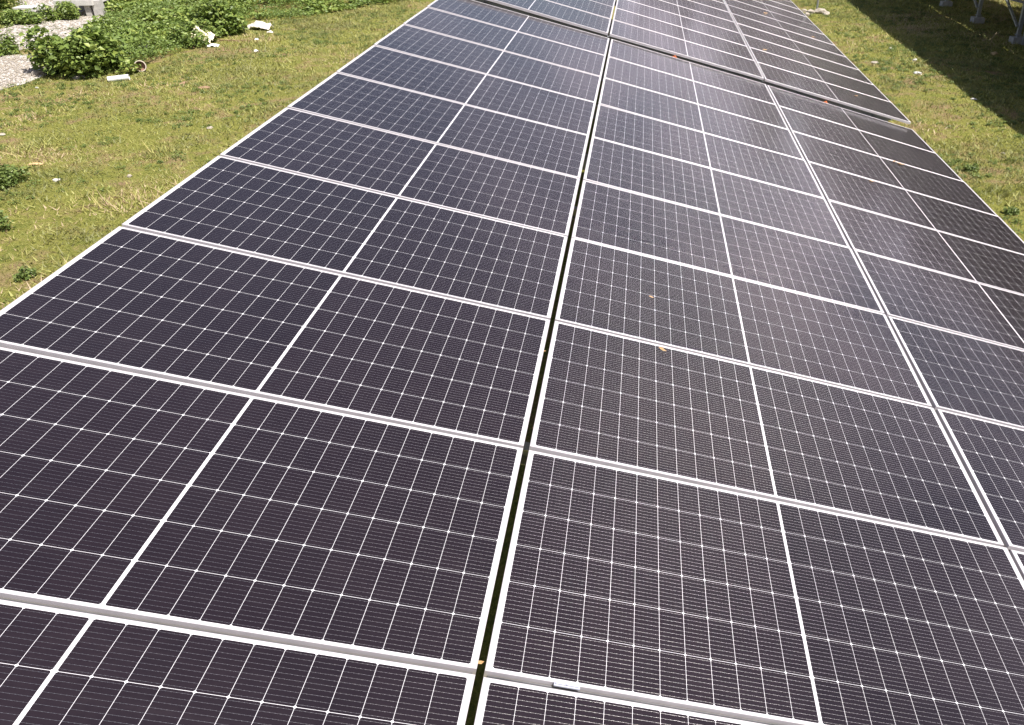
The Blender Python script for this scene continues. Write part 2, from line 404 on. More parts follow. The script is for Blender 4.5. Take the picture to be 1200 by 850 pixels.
# loose stones on the gravel: nobody could count them
def pebbles():
    V = []; F = []; T = []; b = 0
    base = np.array([(1, 0, 0), (-1, 0, 0), (0, 1, 0), (0, -1, 0), (0, 0, 1), (0, 0, -.4)], float)
    fc = np.array([(0, 2, 4), (2, 1, 4), (1, 3, 4), (3, 0, 4), (2, 0, 5), (1, 2, 5), (3, 1, 5), (0, 3, 5)])
    for poly, n in ((G1, 5000), (G2, 7000)):
        x = RNG.uniform(max(-26, min(p[0] for p in poly)), max(p[0] for p in poly), n*2); y = RNG.uniform(min(p[1] for p in poly), max(p[1] for p in poly), n*2)
        k = inside(x+.2*(RNG.random(n*2)-.5), y+.2*(RNG.random(n*2)-.5), poly); x = x[k]; y = y[k]
        s = .012+.03*RNG.random(len(x))**2
        a = RNG.random(len(x))*6.28
        for i in range(len(x)):
            c, q = math.cos(a[i]), math.sin(a[i]); B = base*(1, .7, .6)*s[i]*(1+.3*(RNG.random((6, 1))-.5))
            V.append(np.stack([B[:, 0]*c-B[:, 1]*q+x[i], B[:, 0]*q+B[:, 1]*c+y[i], B[:, 2]+gz(x[i], y[i])+.03], 1)); F.append(fc+b); b += 6
    o = link('loose_gravel', fast_mesh('loose_gravel', np.concatenate(V), np.concatenate(F)), M['stone'])
    tag(o, 'loose pale stones lying over the gravel at the upper left', 'gravel', kind='stuff')
pebbles()

# ------------------------------------------------------------------ solar panels
L, W, PW = 2.278, 1.154, 1.130
TILT = math.radians(14.9677)
PF = Matrix(((math.cos(TILT), 0, math.sin(TILT)), (0, 1, 0), (-math.sin(TILT), 0, math.cos(TILT))))   # table plane -> world
ZOFF = ZC - 2.19264699
def frame_mesh():
    prof = [(0, -.035), (0, -.0010), (.0010, 0), (.0100, 0), (.0110, -.0008), (.0110, -.006), (.002, -.006), (.002, -.033), (.022, -.033), (.022, -.035)]
    b = MB(); vs = []
    for (cx, cy, sx, sy) in ((0, 0, 1, 1), (L, 0, -1, 1), (L, PW, -1, -1), (0, PW, 1, -1)):
        vs += [(cx+sx*i, cy+sy*i, z) for i, z in prof]
    n = len(prof); fs = []
    for k in range(4):
        q = (k+1) % 4
        for i in range(n):
            j = (i+1) % n; fs.append((k*n+i, k*n+j, q*n+j, q*n+i))
    b.add(vs, fs); return b.mesh('frame')
def rects_mesh(name, rs, z, flip=False):
    b = MB()
    for x0, y0, x1, y1 in rs:
        v = [(x0, y0, z), (x1, y0, z), (x1, y1, z), (x0, y1, z)]
        b.add(v if not flip else v[::-1], [(0, 1, 2, 3)])
    return b.mesh(name)
IN = .0112; LH = NW*CW; HH = NH*CH; SB = (L-2*LH-.0115)/2; SV = (PW-HH)/2; ZG = -.0018
x1, x2, x3, x4 = SB, SB+LH, L-SB-LH, L-SB
me_frame = frame_mesh(); me_frame.materials.append(M['alu'])
me_back = rects_mesh('backsheet', [(IN, IN, L-IN, SV), (IN, PW-SV, L-IN, PW-IN), (IN, SV, x1, PW-SV), (x2, SV, x3, PW-SV), (x4, SV, L-IN, PW-SV)], ZG)
me_back.materials.append(M['backsheet'])
me_cell = rects_mesh('cell_field', [(0, 0, LH, HH)], 0); me_cell.materials.append(M['cells'])
me_rear = rects_mesh('rear_sheet', [(.003, .003, L-.003, PW-.003)], -.0075, True); me_rear.materials.append(M['rear_sheet'])
def jb():
    b = MB(); b.box((0, 0, -.012), (.10, .06, .02)); b.tube([(.03, 0, -.015), (.2, .02, -.03), (.5, 0, -.02)], .003); return b.mesh('junction_box')
me_jb = jb(); me_jb.materials.append(simple('black_plastic', (.015, .015, .015), (.03, .03, .03), 20, .5))

def make_panel(with_parts=True):
    r = empty('solar_panel')
    link('frame', me_frame, parent=r)
    link('backsheet', me_back, parent=r)
    for x in (x1, x3):
        c = link('cell_field', me_cell, parent=r); c.location = (x, SV, ZG)
    link('rear_sheet', me_rear, parent=r)
    j = link('junction_box', me_jb, parent=r); j.location = (L/2, PW/2, -.0075)
    return r
proto = make_panel(); used = [False]
def new_panel(mat, label, group):
    if not used[0]: r = proto; used[0] = True
    else:
        r = proto.copy(); COL.objects.link(r)
        for ch in proto.children:
            c = ch.copy(); COL.objects.link(c); c.parent = r
    r.matrix_world = mat; tag(r, label, 'solar panel', group); return r

G1_, G2_ = 0.0376, 0.0450
U0 = [-L+.010, .036, L+.060]                     # left edge of each column in the table plane
def w_near(u, v):
    z = -0.0019*u*(v-5)
    if u > L+G1_: z -= (u-L-G1_)*math.sin(.0123)
    if u < 0: z += u*math.sin(.0139)
    return z
FV, FW, FRU, FRV, FU = 0.070, 0.044, -0.0031, -0.0072, -0.0363
def w_far(u, v): 
    z = FW+FRU*v+FRV*u
    if u > L+G1_: z -= (u-L-G1_)*math.sin(.0123)
    return z + max(0, u)*0.0035
def panel_matrix(u, v, wf, base=Vector((0, 0, ZOFF)), v0=0.0, du=0.0, jig=0.0):
    e = .02; um, vm = u+L/2, v+PW/2
    s = (wf(um+e, vm)-wf(um-e, vm))/(2*e); t = (wf(um, vm+e)-wf(um, vm-e))/(2*e)
    s += random.gauss(0, jig); t += random.gauss(0, jig*1.2)
    ux = Vector((1, 0, s)).normalized(); n = ux.cross(Vector((0, 1, t))).normalized(); vy = n.cross(ux)
    c = Vector((um+du, vm+v0, wf(um, vm)))
    o = c-ux*(L/2)-vy*(PW/2)
    R = PF @ Matrix((ux, vy, n)).transposed(); T = PF @ o + base
    mt = R.to_4x4(); mt.translation = T; return mt
ORD = ['first', 'second', 'third', 'fourth', 'fifth', 'sixth', 'seventh', 'eighth', 'ninth', 'tenth', 'eleventh', 'twelfth', 'thirteenth']
CN = ['left', 'middle', 'right']
for c in range(3):
    for r in range(8, -2, -1):
        k = 8-r
        new_panel(panel_matrix(U0[c], r*W+.012, w_near, jig=.0012),
                  f'dark solar panel, {CN[c]} column of the near table, {ORD[k]} in front of the cross gap', 'solar panels of the near table')
for c in range(3):
    for j in range(12):
        new_panel(panel_matrix(U0[c], j*W+.012, w_far, v0=9*W+FV, du=FU, jig=.0014),
                  f'dark solar panel, {CN[c]} column of the far table, {ORD[j]} beyond the cross gap', 'solar panels of the far table')

# the row to the right, seen from underneath: only its posts, a strip of shade and one end show
XE = 8.57; ZE = 2.69                          # its high left edge
RB = Vector((XE, 0, ZE)) - PF @ Vector((U0[0], 0, 0))
flat = lambda u, v: 0.0
for c in range(3):
    for j in range(27):
        y = 6.0+j*W
        if c == 2 and 18 <= j <= 19: continue
        p_ = panel_matrix(U0[c], y, flat, base=RB)
        new_panel(p_, 'solar panel on the raised rack right of the grass, throwing the broad dark shade', 'panels of the row on the right')

# ------------------------------------------------------------------ racks
def pw(u, v, wv, base): return PF @ Vector((u, v, wv)) + base
def make_rack(label, group, base, v_lo, v_hi, vs, tall_u=-.55, short_u=3.0, wf=flat, seams=(), vshift=0.0, du=0.0, braces=False, added_gap_beam=0.0):
    r = empty('mounting_rack', loc=(pw(1, (v_lo+v_hi)/2, 0, base).x, (v_lo+v_hi)/2, 0)); r.location.z = 0
    off = r.location.copy()
    def part(b, name, mat, parent=r, smooth=False):
        o = b.build(name, mat, parent, smooth)
        if parent is r: o.location = -off
        return o
    for c in range(3):
        for q in (.24, .76):
            u = U0[c]+L*q+du; b = MB()
            b.bar(pw(u, v_lo, wf(u, v_lo-vshift)-.062, base), pw(u, v_hi, wf(u, v_hi-vshift)-.062, base), .045, .05, PF @ Vector((0, 0, 1)))
            part(b, 'purlin', M['steel'])
    for v in vs:
        b = MB(); a_, b_ = U0[0]+.08, U0[2]+L-.06
        b.bar(pw(a_, v, wf(a_, v-vshift)-.14, base), pw(b_, v, wf(b_, v-vshift)-.14, base), .06, .09, PF @ Vector((0, 0, 1)))
        part(b, 'rafter', M['steel'])
        for u, h in ((tall_u, 1), (short_u, 0)):
            t = pw(u, v, wf(u, v-vshift)-.19, base); g = float(gz(t.x, v))
            b = MB(); b.bar((t.x, v, g+.05), (t.x, v, t.z), .10, .09, Vector((1, 0, 0)))
            b.box((t.x, v, g+.21), (.16, .14, .012))
            po = part(b, 'post', M['steel'])
            b = MB(); b.box((t.x, v, g+.05), (.34, .32, .20), taper=.93)
            fo = b.build('footing', M['concrete'], po)
        if braces:
            t = pw(tall_u, v, -.19, base); s = pw(tall_u+2.1, v, -.16, base)
            b = MB(); b.bar((t.x+.03, v+.06, .62), (s.x, v+.06, s.z), .05, .05); part(b, 'brace', M['steel'])
    if braces:
        for v, v2 in zip(vs[:-1], vs[1:]):
            t = pw(tall_u, v, -.25, base)
            b = MB(); b.bar((t.x-.06, v, .42), (t.x-.06, v2, t.z-.1), .05, .06, Vector((1, 0, 0)))
            b.box((t.x-.075, v+.75, .42+(t.z-.52)*.25), (.03, .09, .09), mi=0)
            part(b, 'brace', M['steel'])
    if added_gap_beam:  # beam added to hide sunlit ground, so the cross gap stays dark
        ue = U0[2]+L-.34; ve = v_lo+added_gap_beam
        b = MB(); b.bar(pw(U0[0]+.05, ve, wf(0, 0)-.078, base), pw(ue, ve, wf(ue, ve-vshift)-.078, base), .05, .085, PF @ Vector((0, 0, 1)))
        part(b, 'added_gap_beam', M['steel'])
    for (u, v, wv, mt) in seams:
        b = MB()
        R = mt.to_3x3()
        for (dv, ww, hh) in ((0, .0195, .004), (-.0055, .003, .0075), (.0045, .003, .0075)):
            cpos = mt @ Vector((L/2, -.012+dv, -.026+hh/2)); b.box(cpos, (L-.02, ww, hh), rot=R)
        part(b, 'cover_strip', M['alu_grey'])
    tag(r, label, 'mounting rack', group); return r
seam_near = []
for c in range(3):
    for r_ in range(0, 9):
        seam_near.append((0, 0, 0, panel_matrix(U0[c], r_*W+.012, w_near)))
seam_far = []
for c in range(3):
    for j in range(1, 12):
        seam_far.append((0, 0, 0, panel_matrix(U0[c], j*W+.012, w_far, v0=9*W+FV, du=FU)))
BASE = Vector((0, 0, ZOFF))
make_rack('galvanised steel rack under the near table, glimpsed through its narrow gaps', 'steel racks', BASE, -1.1, 9*W-.05, [1.32, 4.3, 7.3, 10.22], wf=w_near, seams=seam_near, tall_u=-1.4)
make_rack('galvanised steel rack under the far table beyond the cross gap', 'steel racks', BASE, 9*W+FV+.035, 21*W, [11.2, 14.2, 17.2, 20.2, 23.0], wf=w_far, seams=seam_far, vshift=9*W+FV, du=FU, added_gap_beam=.03)
make_rack('steel rack on square concrete footings standing in the shade on the right', 'steel racks', RB, 6.05, 6+27*W-.1,
          [6.4, 9.35, 12.35, 15.3, 18.3, 21.27, 24.35, 27.37, 30.4, 33.4, 36.4], tall_u=U0[0]+1.84, short_u=U0[0]+5.0, braces=True,
          seams=[(0, 0, 0, panel_matrix(U0[c], 6.0+j*W, flat, base=RB)) for c in range(3) for j in range(1, 27) if not (c == 2 and 18 <= j <= 20)])

# ------------------------------------------------------------------ foliage
def leaf_cards(P, size, tilt=.7, elong=1.5, fold=.25, up=.6):
    """folded leaf of four triangles at each point; size array"""
    n = len(P); a = RNG.random(n)*2*np.pi
    d = np.stack([np.cos(a), np.sin(a), RNG.normal(0, tilt*.5, n)], 1); d /= np.linalg.norm(d, axis=1)[:, None]
    nn = np.stack([RNG.normal(0, tilt, n), RNG.normal(0, tilt, n), np.full(n, up)+RNG.random(n)*.6], 1)
    s = np.cross(d, nn); s /= np.linalg.norm(s, axis=1)[:, None]; nn = np.cross(s, d)
    sz = size[:, None]
    base = P; tip = P+d*sz*elong-nn*sz*.15; mid = P+d*sz*elong*.45
    l = mid+s*sz*.5+nn*sz*fold; r = mid-s*sz*.5+nn*sz*fold
    V = np.stack([base, l, tip, r, mid], 1).reshape(-1, 3); i = np.arange(n)*5
    F = np.concatenate([np.stack([i, i+4, i+1], 1), np.stack([i+1, i+4, i+2], 1), np.stack([i, i+3, i+4], 1), np.stack([i+3, i+2, i+4], 1)])
    t = RNG.random(n); return V, F, np.tile(t, 4)
def bush_points(cx, cy, rx, ry, h, n, lumps=7, seed=0):
    rg = np.random.default_rng(seed)
    L_ = [(cx+rg.normal(0, rx*.42), cy+rg.normal(0, ry*.42), rg.uniform(.35, .62)*rx, rg.uniform(.55, 1.0)*h) for _ in range(lumps)]
    P = []
    for (x, y, r, hh) in L_:
        k = n//lumps; d = rg.normal(0, 1, (k, 3)); d /= np.linalg.norm(d, axis=1)[:, None]
        rad = (rg.random(k)**.28)[:, None]; q = d*rad*np.array([r, r*ry/rx, hh*.55]); q[:, 2] += hh*.48
        q[:, 2] = np.abs(q[:, 2]); P.append(q+np.array([x, y, 0]))
    P = np.concatenate(P); P[:, 2] += gz(P[:, 0], P[:, 1]); return P, L_
def bush(name, label, cat, cx, cy, rx, ry, h, n, leaf, seed, group=None, lumps=7, mat='bush_leaf'):
    P, L_ = bush_points(cx, cy, rx, ry, h, n, lumps, seed)
    V, F, T = leaf_cards(P, leaf*(.4+1.1*RNG.random(len(P))**1.4))
    g = float(gz(cx, cy)); root = empty(name, loc=(cx, cy, g)); o3 = np.array([cx, cy, g])
    link('foliage', fast_mesh('foliage', V-o3, F, T), M[mat], root)
    b = MB(); rg = random.Random(seed)
    for (x, y, r, hh) in L_:
        for _ in range(3):
            a = Vector((rg.uniform(-.12, .12)*rx, rg.uniform(-.12, .12)*ry, 0)); t = Vector((x-cx+rg.uniform(-.5, .5)*r, y-cy+rg.uniform(-.5, .5)*r, hh*.8))
            b.tube([a, a.lerp(t, .5)+Vector((0, 0, hh*.12)), t], .012*h+.002, .004, 5)
    b.build('stem', M['stem'], root)
    tag(root, label, cat, group); return root

# thicket: a mass of broad leaves over a lumpy height
TH = wpoly([(150, 92), (172, 84), (196, 72), (214, 62), (236, 56), (262, 46), (282, 34), (300, 24), (345, 24), (385, 17), (430, 9), (470, 3), (520, -14), (420, -40), (140, -40), (126, 10), (118, 34), (100, 60)])
def thicket():
    n = 260000; xs = [p[0] for p in TH]; ys = [p[1] for p in TH]
    x = RNG.uniform(min(xs), max(xs), n); y = RNG.uniform(min(ys), min(max(ys), 40), n)
    k = inside(x+.5*(fbm(x*1.6, y*1.6)-.5), y+.5*(fbm(x*1.6+40, y*1.6)-.5), TH); x = x[k]; y = y[k]
    h = .12+.75*np.clip(fbm(x*.55+3, y*.55+8, 4)-.28, 0, 1)*1.5
    h *= (.35+.65*np.clip((fbm(x*2.2, y*2.2, 3)-.25)*2, 0, 1))
    z = h*(1-RNG.random(len(x))**2.2*.75); keep = (fbm(x*3.1+9, y*3.1, 2) > .33); x, y, z = x[keep], y[keep], z[keep]
    P = np.stack([x, y, z+gz(x, y)], 1)
    big = fbm(x*.8+60, y*.8, 3); sz = np.where(big > .5, .075, .042)*(.6+.7*RNG.random(len(x)))
    V, F, T = leaf_cards(P, sz)
    T = np.clip(T*.75+np.tile((big-.5)*1.0+.1, 4), 0, 1)
    o = link('shrub_thicket', fast_mesh('shrub_thicket', V, F, T), M['bush_leaf'])
    tag(o, 'mass of green broad-leaved weeds and low shrubs filling the top left', 'shrubs', kind='stuff')
thicket()
def bushat(px, py, rx, ry, h, n, leaf, label, seed, name='leafy_bush', cat='bush', **k):
    p = at(px, py); return bush(name, label, cat, p.x, p.y, rx, ry, h, n, leaf, seed, **k)
bushat(107, 84, .92, .75, 1.12, 8500, .085, 'big round leafy green bush at the corner of the gravel', 11, lumps=15)
bushat(262, 38, .62, .5, .95, 4200, .075, 'bushy green shrub right behind the cream plastic bag', 12)
bushat(225, 50, .6, .5, .6, 3000, .06, 'low dense green shrub left of the cream plastic bag', 13)
bushat(16, 29, .8, .35, .42, 2800, .06, 'low green bush spreading along the top of the gravel at the left', 14)
bushat(76, 24, .5, .35, .5, 2200, .06, 'small green bush growing in front of the white concrete slab', 15)
bushat(-4, 12, .8, .5, .8, 3000, .06, 'green bush in the top left corner beside the half hidden slab', 16)
bushat(12, 64, .22, .2, .7, 330, .055, 'upright weed on the gravel strip at the left edge', 17, name='weed_clump', cat='weed')
bushat(-9, 67, .4, .3, .4, 1300, .06, 'yellow green bush cut off by the left edge above the gravel strip', 18)
bushat(6, 214, .42, .36, .30, 2600, .035, 'dark green weed clump at the left edge of the grass', 19, name='weed_clump', cat='weed', mat='weed_leaf')
bushat(-6, 262, .3, .2, .25, 1100, .03, 'small green weed clump cut by the left edge beside the short grass', 20, name='weed_clump', cat='weed', mat='weed_leaf')
bushat(30, 328, .16, .12, .16, 500, .025, 'tiny green weed on the brown bare patch by the left table edge', 21, name='weed_clump', cat='weed', mat='weed_leaf', lumps=3)
bushat(1136, 199, .10, .08, .12, 420, .026, 'dark green weed tuft close to the right table edge', 22, name='weed_clump', cat='weed', mat='weed_leaf', lumps=4)
bushat(1185, 250, .10, .08, .12, 380, .026, 'leafy weed tuft by the right edge of the near table', 24, name='weed_clump', cat='weed', mat='weed_leaf', lumps=4)

# grass and low weeds over the open ground
def lawn():
    V = []; F = []; T = []; b = 0
    def zone(n, x0, x1, y0, y1, cond, lo, hi):
        nonlocal b
        x = RNG.uniform(x0, x1, n); y = RNG.uniform(y0, y1, n)
        m1 = cond(x, y); x = x[m1]; y = y[m1]
        cover = fbm(x*.9+2, y*.9+4, 4); k = RNG.random(len(x)) < np.clip((cover-.40)*6, .38, 1); x = x[k]; y = y[k]
        dist = np.hypot(x-CAM.x, y-CAM.y)
        z = gz(x, y); m = len(x); a = RNG.random(m)*6.283; hgt = RNG.uniform(lo, hi, m)*(.6+.9*fbm(x*1.7, y*1.7, 2)); wd = hgt*RNG.uniform(.10, .24, m)+.0016*dist/8
        hgt *= np.where(RNG.random(m) > .985, 2.6, 1.0)*np.where(fbm(x*2.6+90, y*2.6, 2) > .66, 1.8, 1.0); lean = RNG.normal(0, .8, (m, 2))*hgt[:, None]
        p0 = np.stack([x-np.cos(a)*wd, y-np.sin(a)*wd, z-.004], 1); p1 = np.stack([x+np.cos(a)*wd, y+np.sin(a)*wd, z-.004], 1)
        p2 = np.stack([x+lean[:, 0], y+lean[:, 1], z+hgt], 1)
        V.append(np.stack([p0, p1, p2], 1).reshape(-1, 3)); i = np.arange(m)*3+b; F.append(np.stack([i, i+1, i+2], 1)); b += 3*m
        t = np.clip(RNG.random(m)*.95+(fbm(x*.6+30, y*.6, 3)-.5)*1.9-.01, 0, 1)
        T.append(t)
    inleft = lambda x, y: (x < -4.2) & (x-CAM.x > -(y-CAM.y)*.86-1.5) & ~inside(x, y, G1) & ~inside(x, y, G2) & ~inside(x, y, TH)
    inright = lambda x, y: (x > 3.2) & (x-CAM.x < (y-CAM.y)*.60+1.5)
    zone(680000, -26, -4, 3.5, 33, inleft, .015, .05)
    zone(420000, 3.2, 18, 7, 33, inright, .015, .05)
    o = link('grass', fast_mesh('grass', np.concatenate(V), np.concatenate(F), np.concatenate(T)), M['grass'])
    tag(o, 'short yellow green grass on both sides of the panel tables', 'grass', kind='stuff')
lawn()
def ground_weeds():
    """countless small flat-leaved weeds in the grass"""
    P = []; S = []
    def zone(n, x0, x1, y0, y1, cond, thr):
        cx = RNG.uniform(x0, x1, n); cy = RNG.uniform(y0, y1, n); k = cond(cx, cy) & (fbm(cx*.8+70, cy*.8+11, 4) > thr)
        for x, y in zip(cx[k], cy[k]):
            q = int(RNG.integers(8, 40)); r = .03+.1*RNG.random()
            a = RNG.random(q)*6.283; d = r*np.sqrt(RNG.random(q)); zz = RNG.random(q)*.06*(1-d/(r*1.3))+.012
            P.append(np.stack([x+d*np.cos(a), y+d*np.sin(a), gz(x+d*np.cos(a), y+d*np.sin(a))+zz], 1)); S.append(.014+.016*RNG.random(q))
    zone(9000, -24, -4.2, 4, 32, lambda x, y: (x-CAM.x > -(y-CAM.y)*.86-1) & ~inside(x, y, G1) & ~inside(x, y, TH), .52)
    zone(6500, 3.6, 17, 7, 32, lambda x, y: (x-CAM.x < (y-CAM.y)*.60+1), .50)
    P = np.concatenate(P); S = np.concatenate(S); V, F, T = leaf_cards(P, S, tilt=.35)
    o = link('low_weeds', fast_mesh('low_weeds', V, F, T*.9), M['weed_leaf'])
    tag(o, 'small dark green broad-leaved weeds scattered through the grass', 'weeds', kind='stuff')
ground_weeds()

# ------------------------------------------------------------------ slabs, litter, stones, post
def rock_mesh(name, sx, sy, sz, seed, rough=.25):
    import bmesh
    bm = bmesh.new(); bmesh.ops.create_icosphere(bm, subdivisions=2, radius=1); rg = random.Random(seed)
    ph = [rg.uniform(0, 6) for _ in range(6)]
    for v in bm.verts:
        c = v.co; k = 1+rough*(math.sin(c.x*2.3+ph[0])*math.cos(c.y*2.9+ph[1])+.5*math.sin(c.z*5+ph[2]+c.x*4))+rg.uniform(-.06, .06)
        v.co = Vector((c.x*sx*k, c.y*sy*k, c.z*sz*k))
    me = bpy.data.meshes.new(name); bm.to_mesh(me); bm.free(); return me
def rock(px, py, s, mat, label, seed, name='stone', cat='stone', flat_=.55, asp=.8, group=None):
    p = atg(px, py); o = link(name, rock_mesh(name, s, s*asp, s*flat_, seed), M[mat]); o.location = p+Vector((0, 0, s*flat_*.45))
    o.rotation_euler[2] = seed*1.7; tag(o, label, cat, group); return o
rock(152, 207, .045, 'stone', 'small tan stone in the grass near the left edge of the solar table', 31)
rock(67, 213, .05, 'white_stone', 'small pale stone in the grass right of the dark weed clump', 32)
rock(3, 159, .07, 'stone', 'pale flat stone in the grass at the left edge of the photo', 33, flat_=.3)
rock(246, 150, .055, 'stone', 'round tan stone in the grass halfway along the left side', 34)
rock(43, 103, .04, 'white_stone', 'white pebble in the grass just below the gravel corner', 35)
rock(215, 98, .14, 'wood', 'brownish flat stone on the bare spot below the clay pot', 36, flat_=.22, asp=.5)
rock(240, 104, .12, 'wood', 'dark reddish flat clod on the bare spot in the left grass', 37, flat_=.3, asp=.5)
rock(171, 56, .16, 'white_stone', 'cluster-like white rock among the shrubs above the clay pot', 38, flat_=.6)
rock(149, 79, .07, 'white_stone', 'white rock between the big bush and the clay pot', 39, flat_=.6)
rock(93, 92, .12, 'stone', 'grey white rock at the foot of the big bush', 48, flat_=.35)
rock(47, 88, .17, 'stone', 'grey rock at the gravel corner beside the big bush', 49, flat_=.5)
rock(1044, 58, .075, 'white_stone', 'upper white stone on the sunny grass right of the tables', 40, flat_=.4)
rock(1072, 71, .075, 'white_stone', 'middle white stone on the grass close to the shade line', 41, flat_=.4)
rock(1075, 87, .095, 'white_stone', 'lower and largest white stone on the grass right of the tables', 42, flat_=.4)
rock(1025, 75, .12, 'stone', 'tan flat stone on the grass beside the far table edge', 43, flat_=.2)
rock(1141, 116, .06, 'white_stone', 'small white stone at the edge of the shade', 44, flat_=.4)
rock(1165, 64, .16, 'tan', 'pale tan lump in the shade in front of the footings', 45, flat_=.25, asp=.5)
rock(1107, 10, .15, 'tan', 'tan lump in the deep shade behind the farthest footing', 46, flat_=.25, asp=.5) if False else None
rock(1176, 180, .04, 'stone', 'small tan pebble in the grass near the right edge', 47)

# sign post with rubble
def marker_post():
    p = atg(957, 13); r = empty('marker_post', loc=p)
    b = MB(); b.tube([(0, 0, 0), (.02, 0, .55), (.045, .0, 1.3)], .032, .032, 10); b.build('pole', M['steel'], r)
    b = MB(); b.box((.025, 0, .62), (.11, .09, .07)); b.tube([(-.05, 0, .62), (.1, 0, .62)], .012); b.build('clamp', M['alu'], r)
    tag(r, 'thin galvanised pipe post standing in rubble at the top of the grass', 'post')
    for i, (x, y, s) in enumerate(((950, 16, .15), (962, 16, .2), (968, 18, .13), (942, 14, .12), (946, 19, .12))):
        rock(x, y, s, 'stone', ['pale rubble lump left of the pipe post', 'large pale rubble lump right of the pipe post', 'rubble lump at the right end of the heap by the pipe post',
             'leftmost rubble lump near the far table edge', 'flat rubble lump touching the far table edge'][i], 60+i, name='rubble', cat='rubble', group='rubble around the pipe post')
marker_post()

# concrete slabs upper left
def slab(px, py, sx, sy, th, leg, rot, label):
    p = atg(px, py); r = empty('concrete_slab', loc=p); r.rotation_euler[2] = rot
    b = MB(); b.box((0, sy/2, leg+th/2), (sx, sy, th)); b.build('slab_top', M['pale_concrete'], r)
    for x in (-sx*.38, sx*.30):
        b = MB(); b.box((x, .18, leg/2-.05), (.16, .22, leg+.098)); b.box((x, sy-.18, leg/2-.05), (.16, .22, leg+.098)); b.build('support', M['concrete'], r)
    tag(r, label, 'concrete slab')
slab(91, 21, 1.1, 1.6, .16, .34, .12, 'white sunlit concrete slab on low supports at the top edge')
slab(31, 20, .65, .5, .12, .16, .05, 'short pale concrete slab half buried in green bushes')
p = atg(119, 19); b = MB(); b.box((0, 0, .22), (.26, .3, .5), taper=.9); o = b.build('concrete_block', M['concrete']); o.location = p; o.rotation_euler[2] = .2
tag(o, 'grey concrete block standing right of the white slab', 'concrete block')

# white pipe piece
p = atg(140, 95); b = MB()
def pipe_mesh(r0, r1, ln, n=18):
    vs = []; fs = []
    for x, r in ((-ln/2, r0), (ln/2, r0), (ln/2, r1), (-ln/2, r1)):
        vs += [(x, r*math.cos(2*math.pi*i/n), r*math.sin(2*math.pi*i/n)) for i in range(n)]
    for k in range(4):
        q = (k+1) % 4
        fs += [(k*n+i, k*n+(i+1) % n, q*n+(i+1) % n, q*n+i) for i in range(n)]
    b = MB(); b.add(vs, fs); return b
o = pipe_mesh(.062, .054, .42).build('plastic_pipe', M['white_plastic']); o.location = p+Vector((0, 0, .055)); o.rotation_euler = (0, -.05, .35)
tag(o, 'short white plastic pipe lying on the grass below the big bush', 'pipe')
# clay pot lying, mouth to the camera
p = atg(167, 85); r = empty('clay_pot', loc=p+Vector((0, 0, .13))); r.rotation_euler = (math.radians(-10), 0, math.radians(27))
def lathe(prof, n=24):
    vs = []; fs = []
    for (y, q) in prof: vs += [(q*math.cos(2*math.pi*i/n), y, q*math.sin(2*math.pi*i/n)) for i in range(n)]
    for k in range(len(prof)-1): fs += [(k*n+i, k*n+(i+1) % n, (k+1)*n+(i+1) % n, (k+1)*n+i) for i in range(n)]
    b = MB(); b.add(vs, fs); return b
lathe([(.26, .001), (.26, .085), (-.10, .115), (-.10, .105), (-.03, .100), (-.02, .05), (-.025, .001)]).build('pot_body', M['clay'], r)
lathe([(-.10, .104), (-.105, .104), (-.105, .122), (-.06, .124), (-.06, .1135)]).build('rim', simple('pale_rim', (.5, .42, .34), (.62, .55, .46), 20, .8), r)
tag(r, 'brown clay pot lying on its side with its mouth open, beside the shrubs', 'pot')

def crumple(px, py, sx, sy, h, mat, seed, name, label, cat, rot=0):
    n = 16; rg = np.random.default_rng(seed); p = atg(px, py)
    u, v = np.meshgrid(np.linspace(-1, 1, n), np.linspace(-1, 1, n))
    a = fbm(u*2.2+seed, v*2.2, 3); bnd = 1-.35*fbm(u*1.5+9+seed, v*1.5, 2)
    X = u*sx*bnd+rg.normal(0, sx*.03, u.shape); Y = v*sy*bnd+rg.normal(0, sy*.03, u.shape)
    Z = np.maximum(.01, h*(1-(u**2+v**2)*.45)*(.3+1.2*a)+rg.normal(0, h*.05, u.shape))
    V = np.stack([X.ravel(), Y.ravel(), Z.ravel()], 1); i = (np.arange(n-1)[:, None]*n+np.arange(n-1)).ravel()
    V2 = V.copy(); V2[:, 2] -= .006
    F = np.concatenate([np.stack([i, i+1, i+n+1, i+n], 1), np.stack([i+n*n, i+n*n+n, i+n*n+n+1, i+n*n+1], 1)])
    o = link(name, fast_mesh(name, np.concatenate([V, V2]), F), M[mat]); o.location = p; o.rotation_euler[2] = rot; tag(o, label, cat); return o
crumple(239, 51, .36, .3, .36, 'bag', 3, 'plastic_bag', 'crumpled cream plastic bag at the foot of the shrubs', 'bag')
crumple(250, 55, .17, .12, .07, 'paper', 5, 'plastic_scrap', 'flat white plastic scrap beside the cream plastic bag', 'litter', .3)
crumple(305, 34, .42, .22, .20, 'cloth', 8, 'sheet', 'dirty white crumpled sheet lying at the edge of the shrubs', 'sheet', -.1)
crumple(317, 38, .10, .08, .06, 'cloth', 10, 'cloth_scrap', 'small dirty white scrap just below the crumpled sheet', 'litter')
crumple(301, 48, .06, .05, .05, 'paper', 12, 'paper_scrap', 'upper of two small white scraps on the grass below the sheet', 'litter', .4)
crumple(300, 61, .065, .05, .05, 'paper', 14, 'paper_scrap', 'lower of two small white scraps on the grass below the sheet', 'litter', 1.0)
crumple(43, 193, .14, .05, .03, 'tan', 16, 'palm_scrap', 'flat orange tan husk on the grass above the dark weed clump', 'husk', .1)
b = MB(); p = atg(272, 49)
b.tube([(-.35, .05, .03), (-.1, 0, .035), (.2, .02, .03), (.42, -.05, .03)], .016, .008, 6); o = b.build('dry_branch', M['wood']); o.location = p
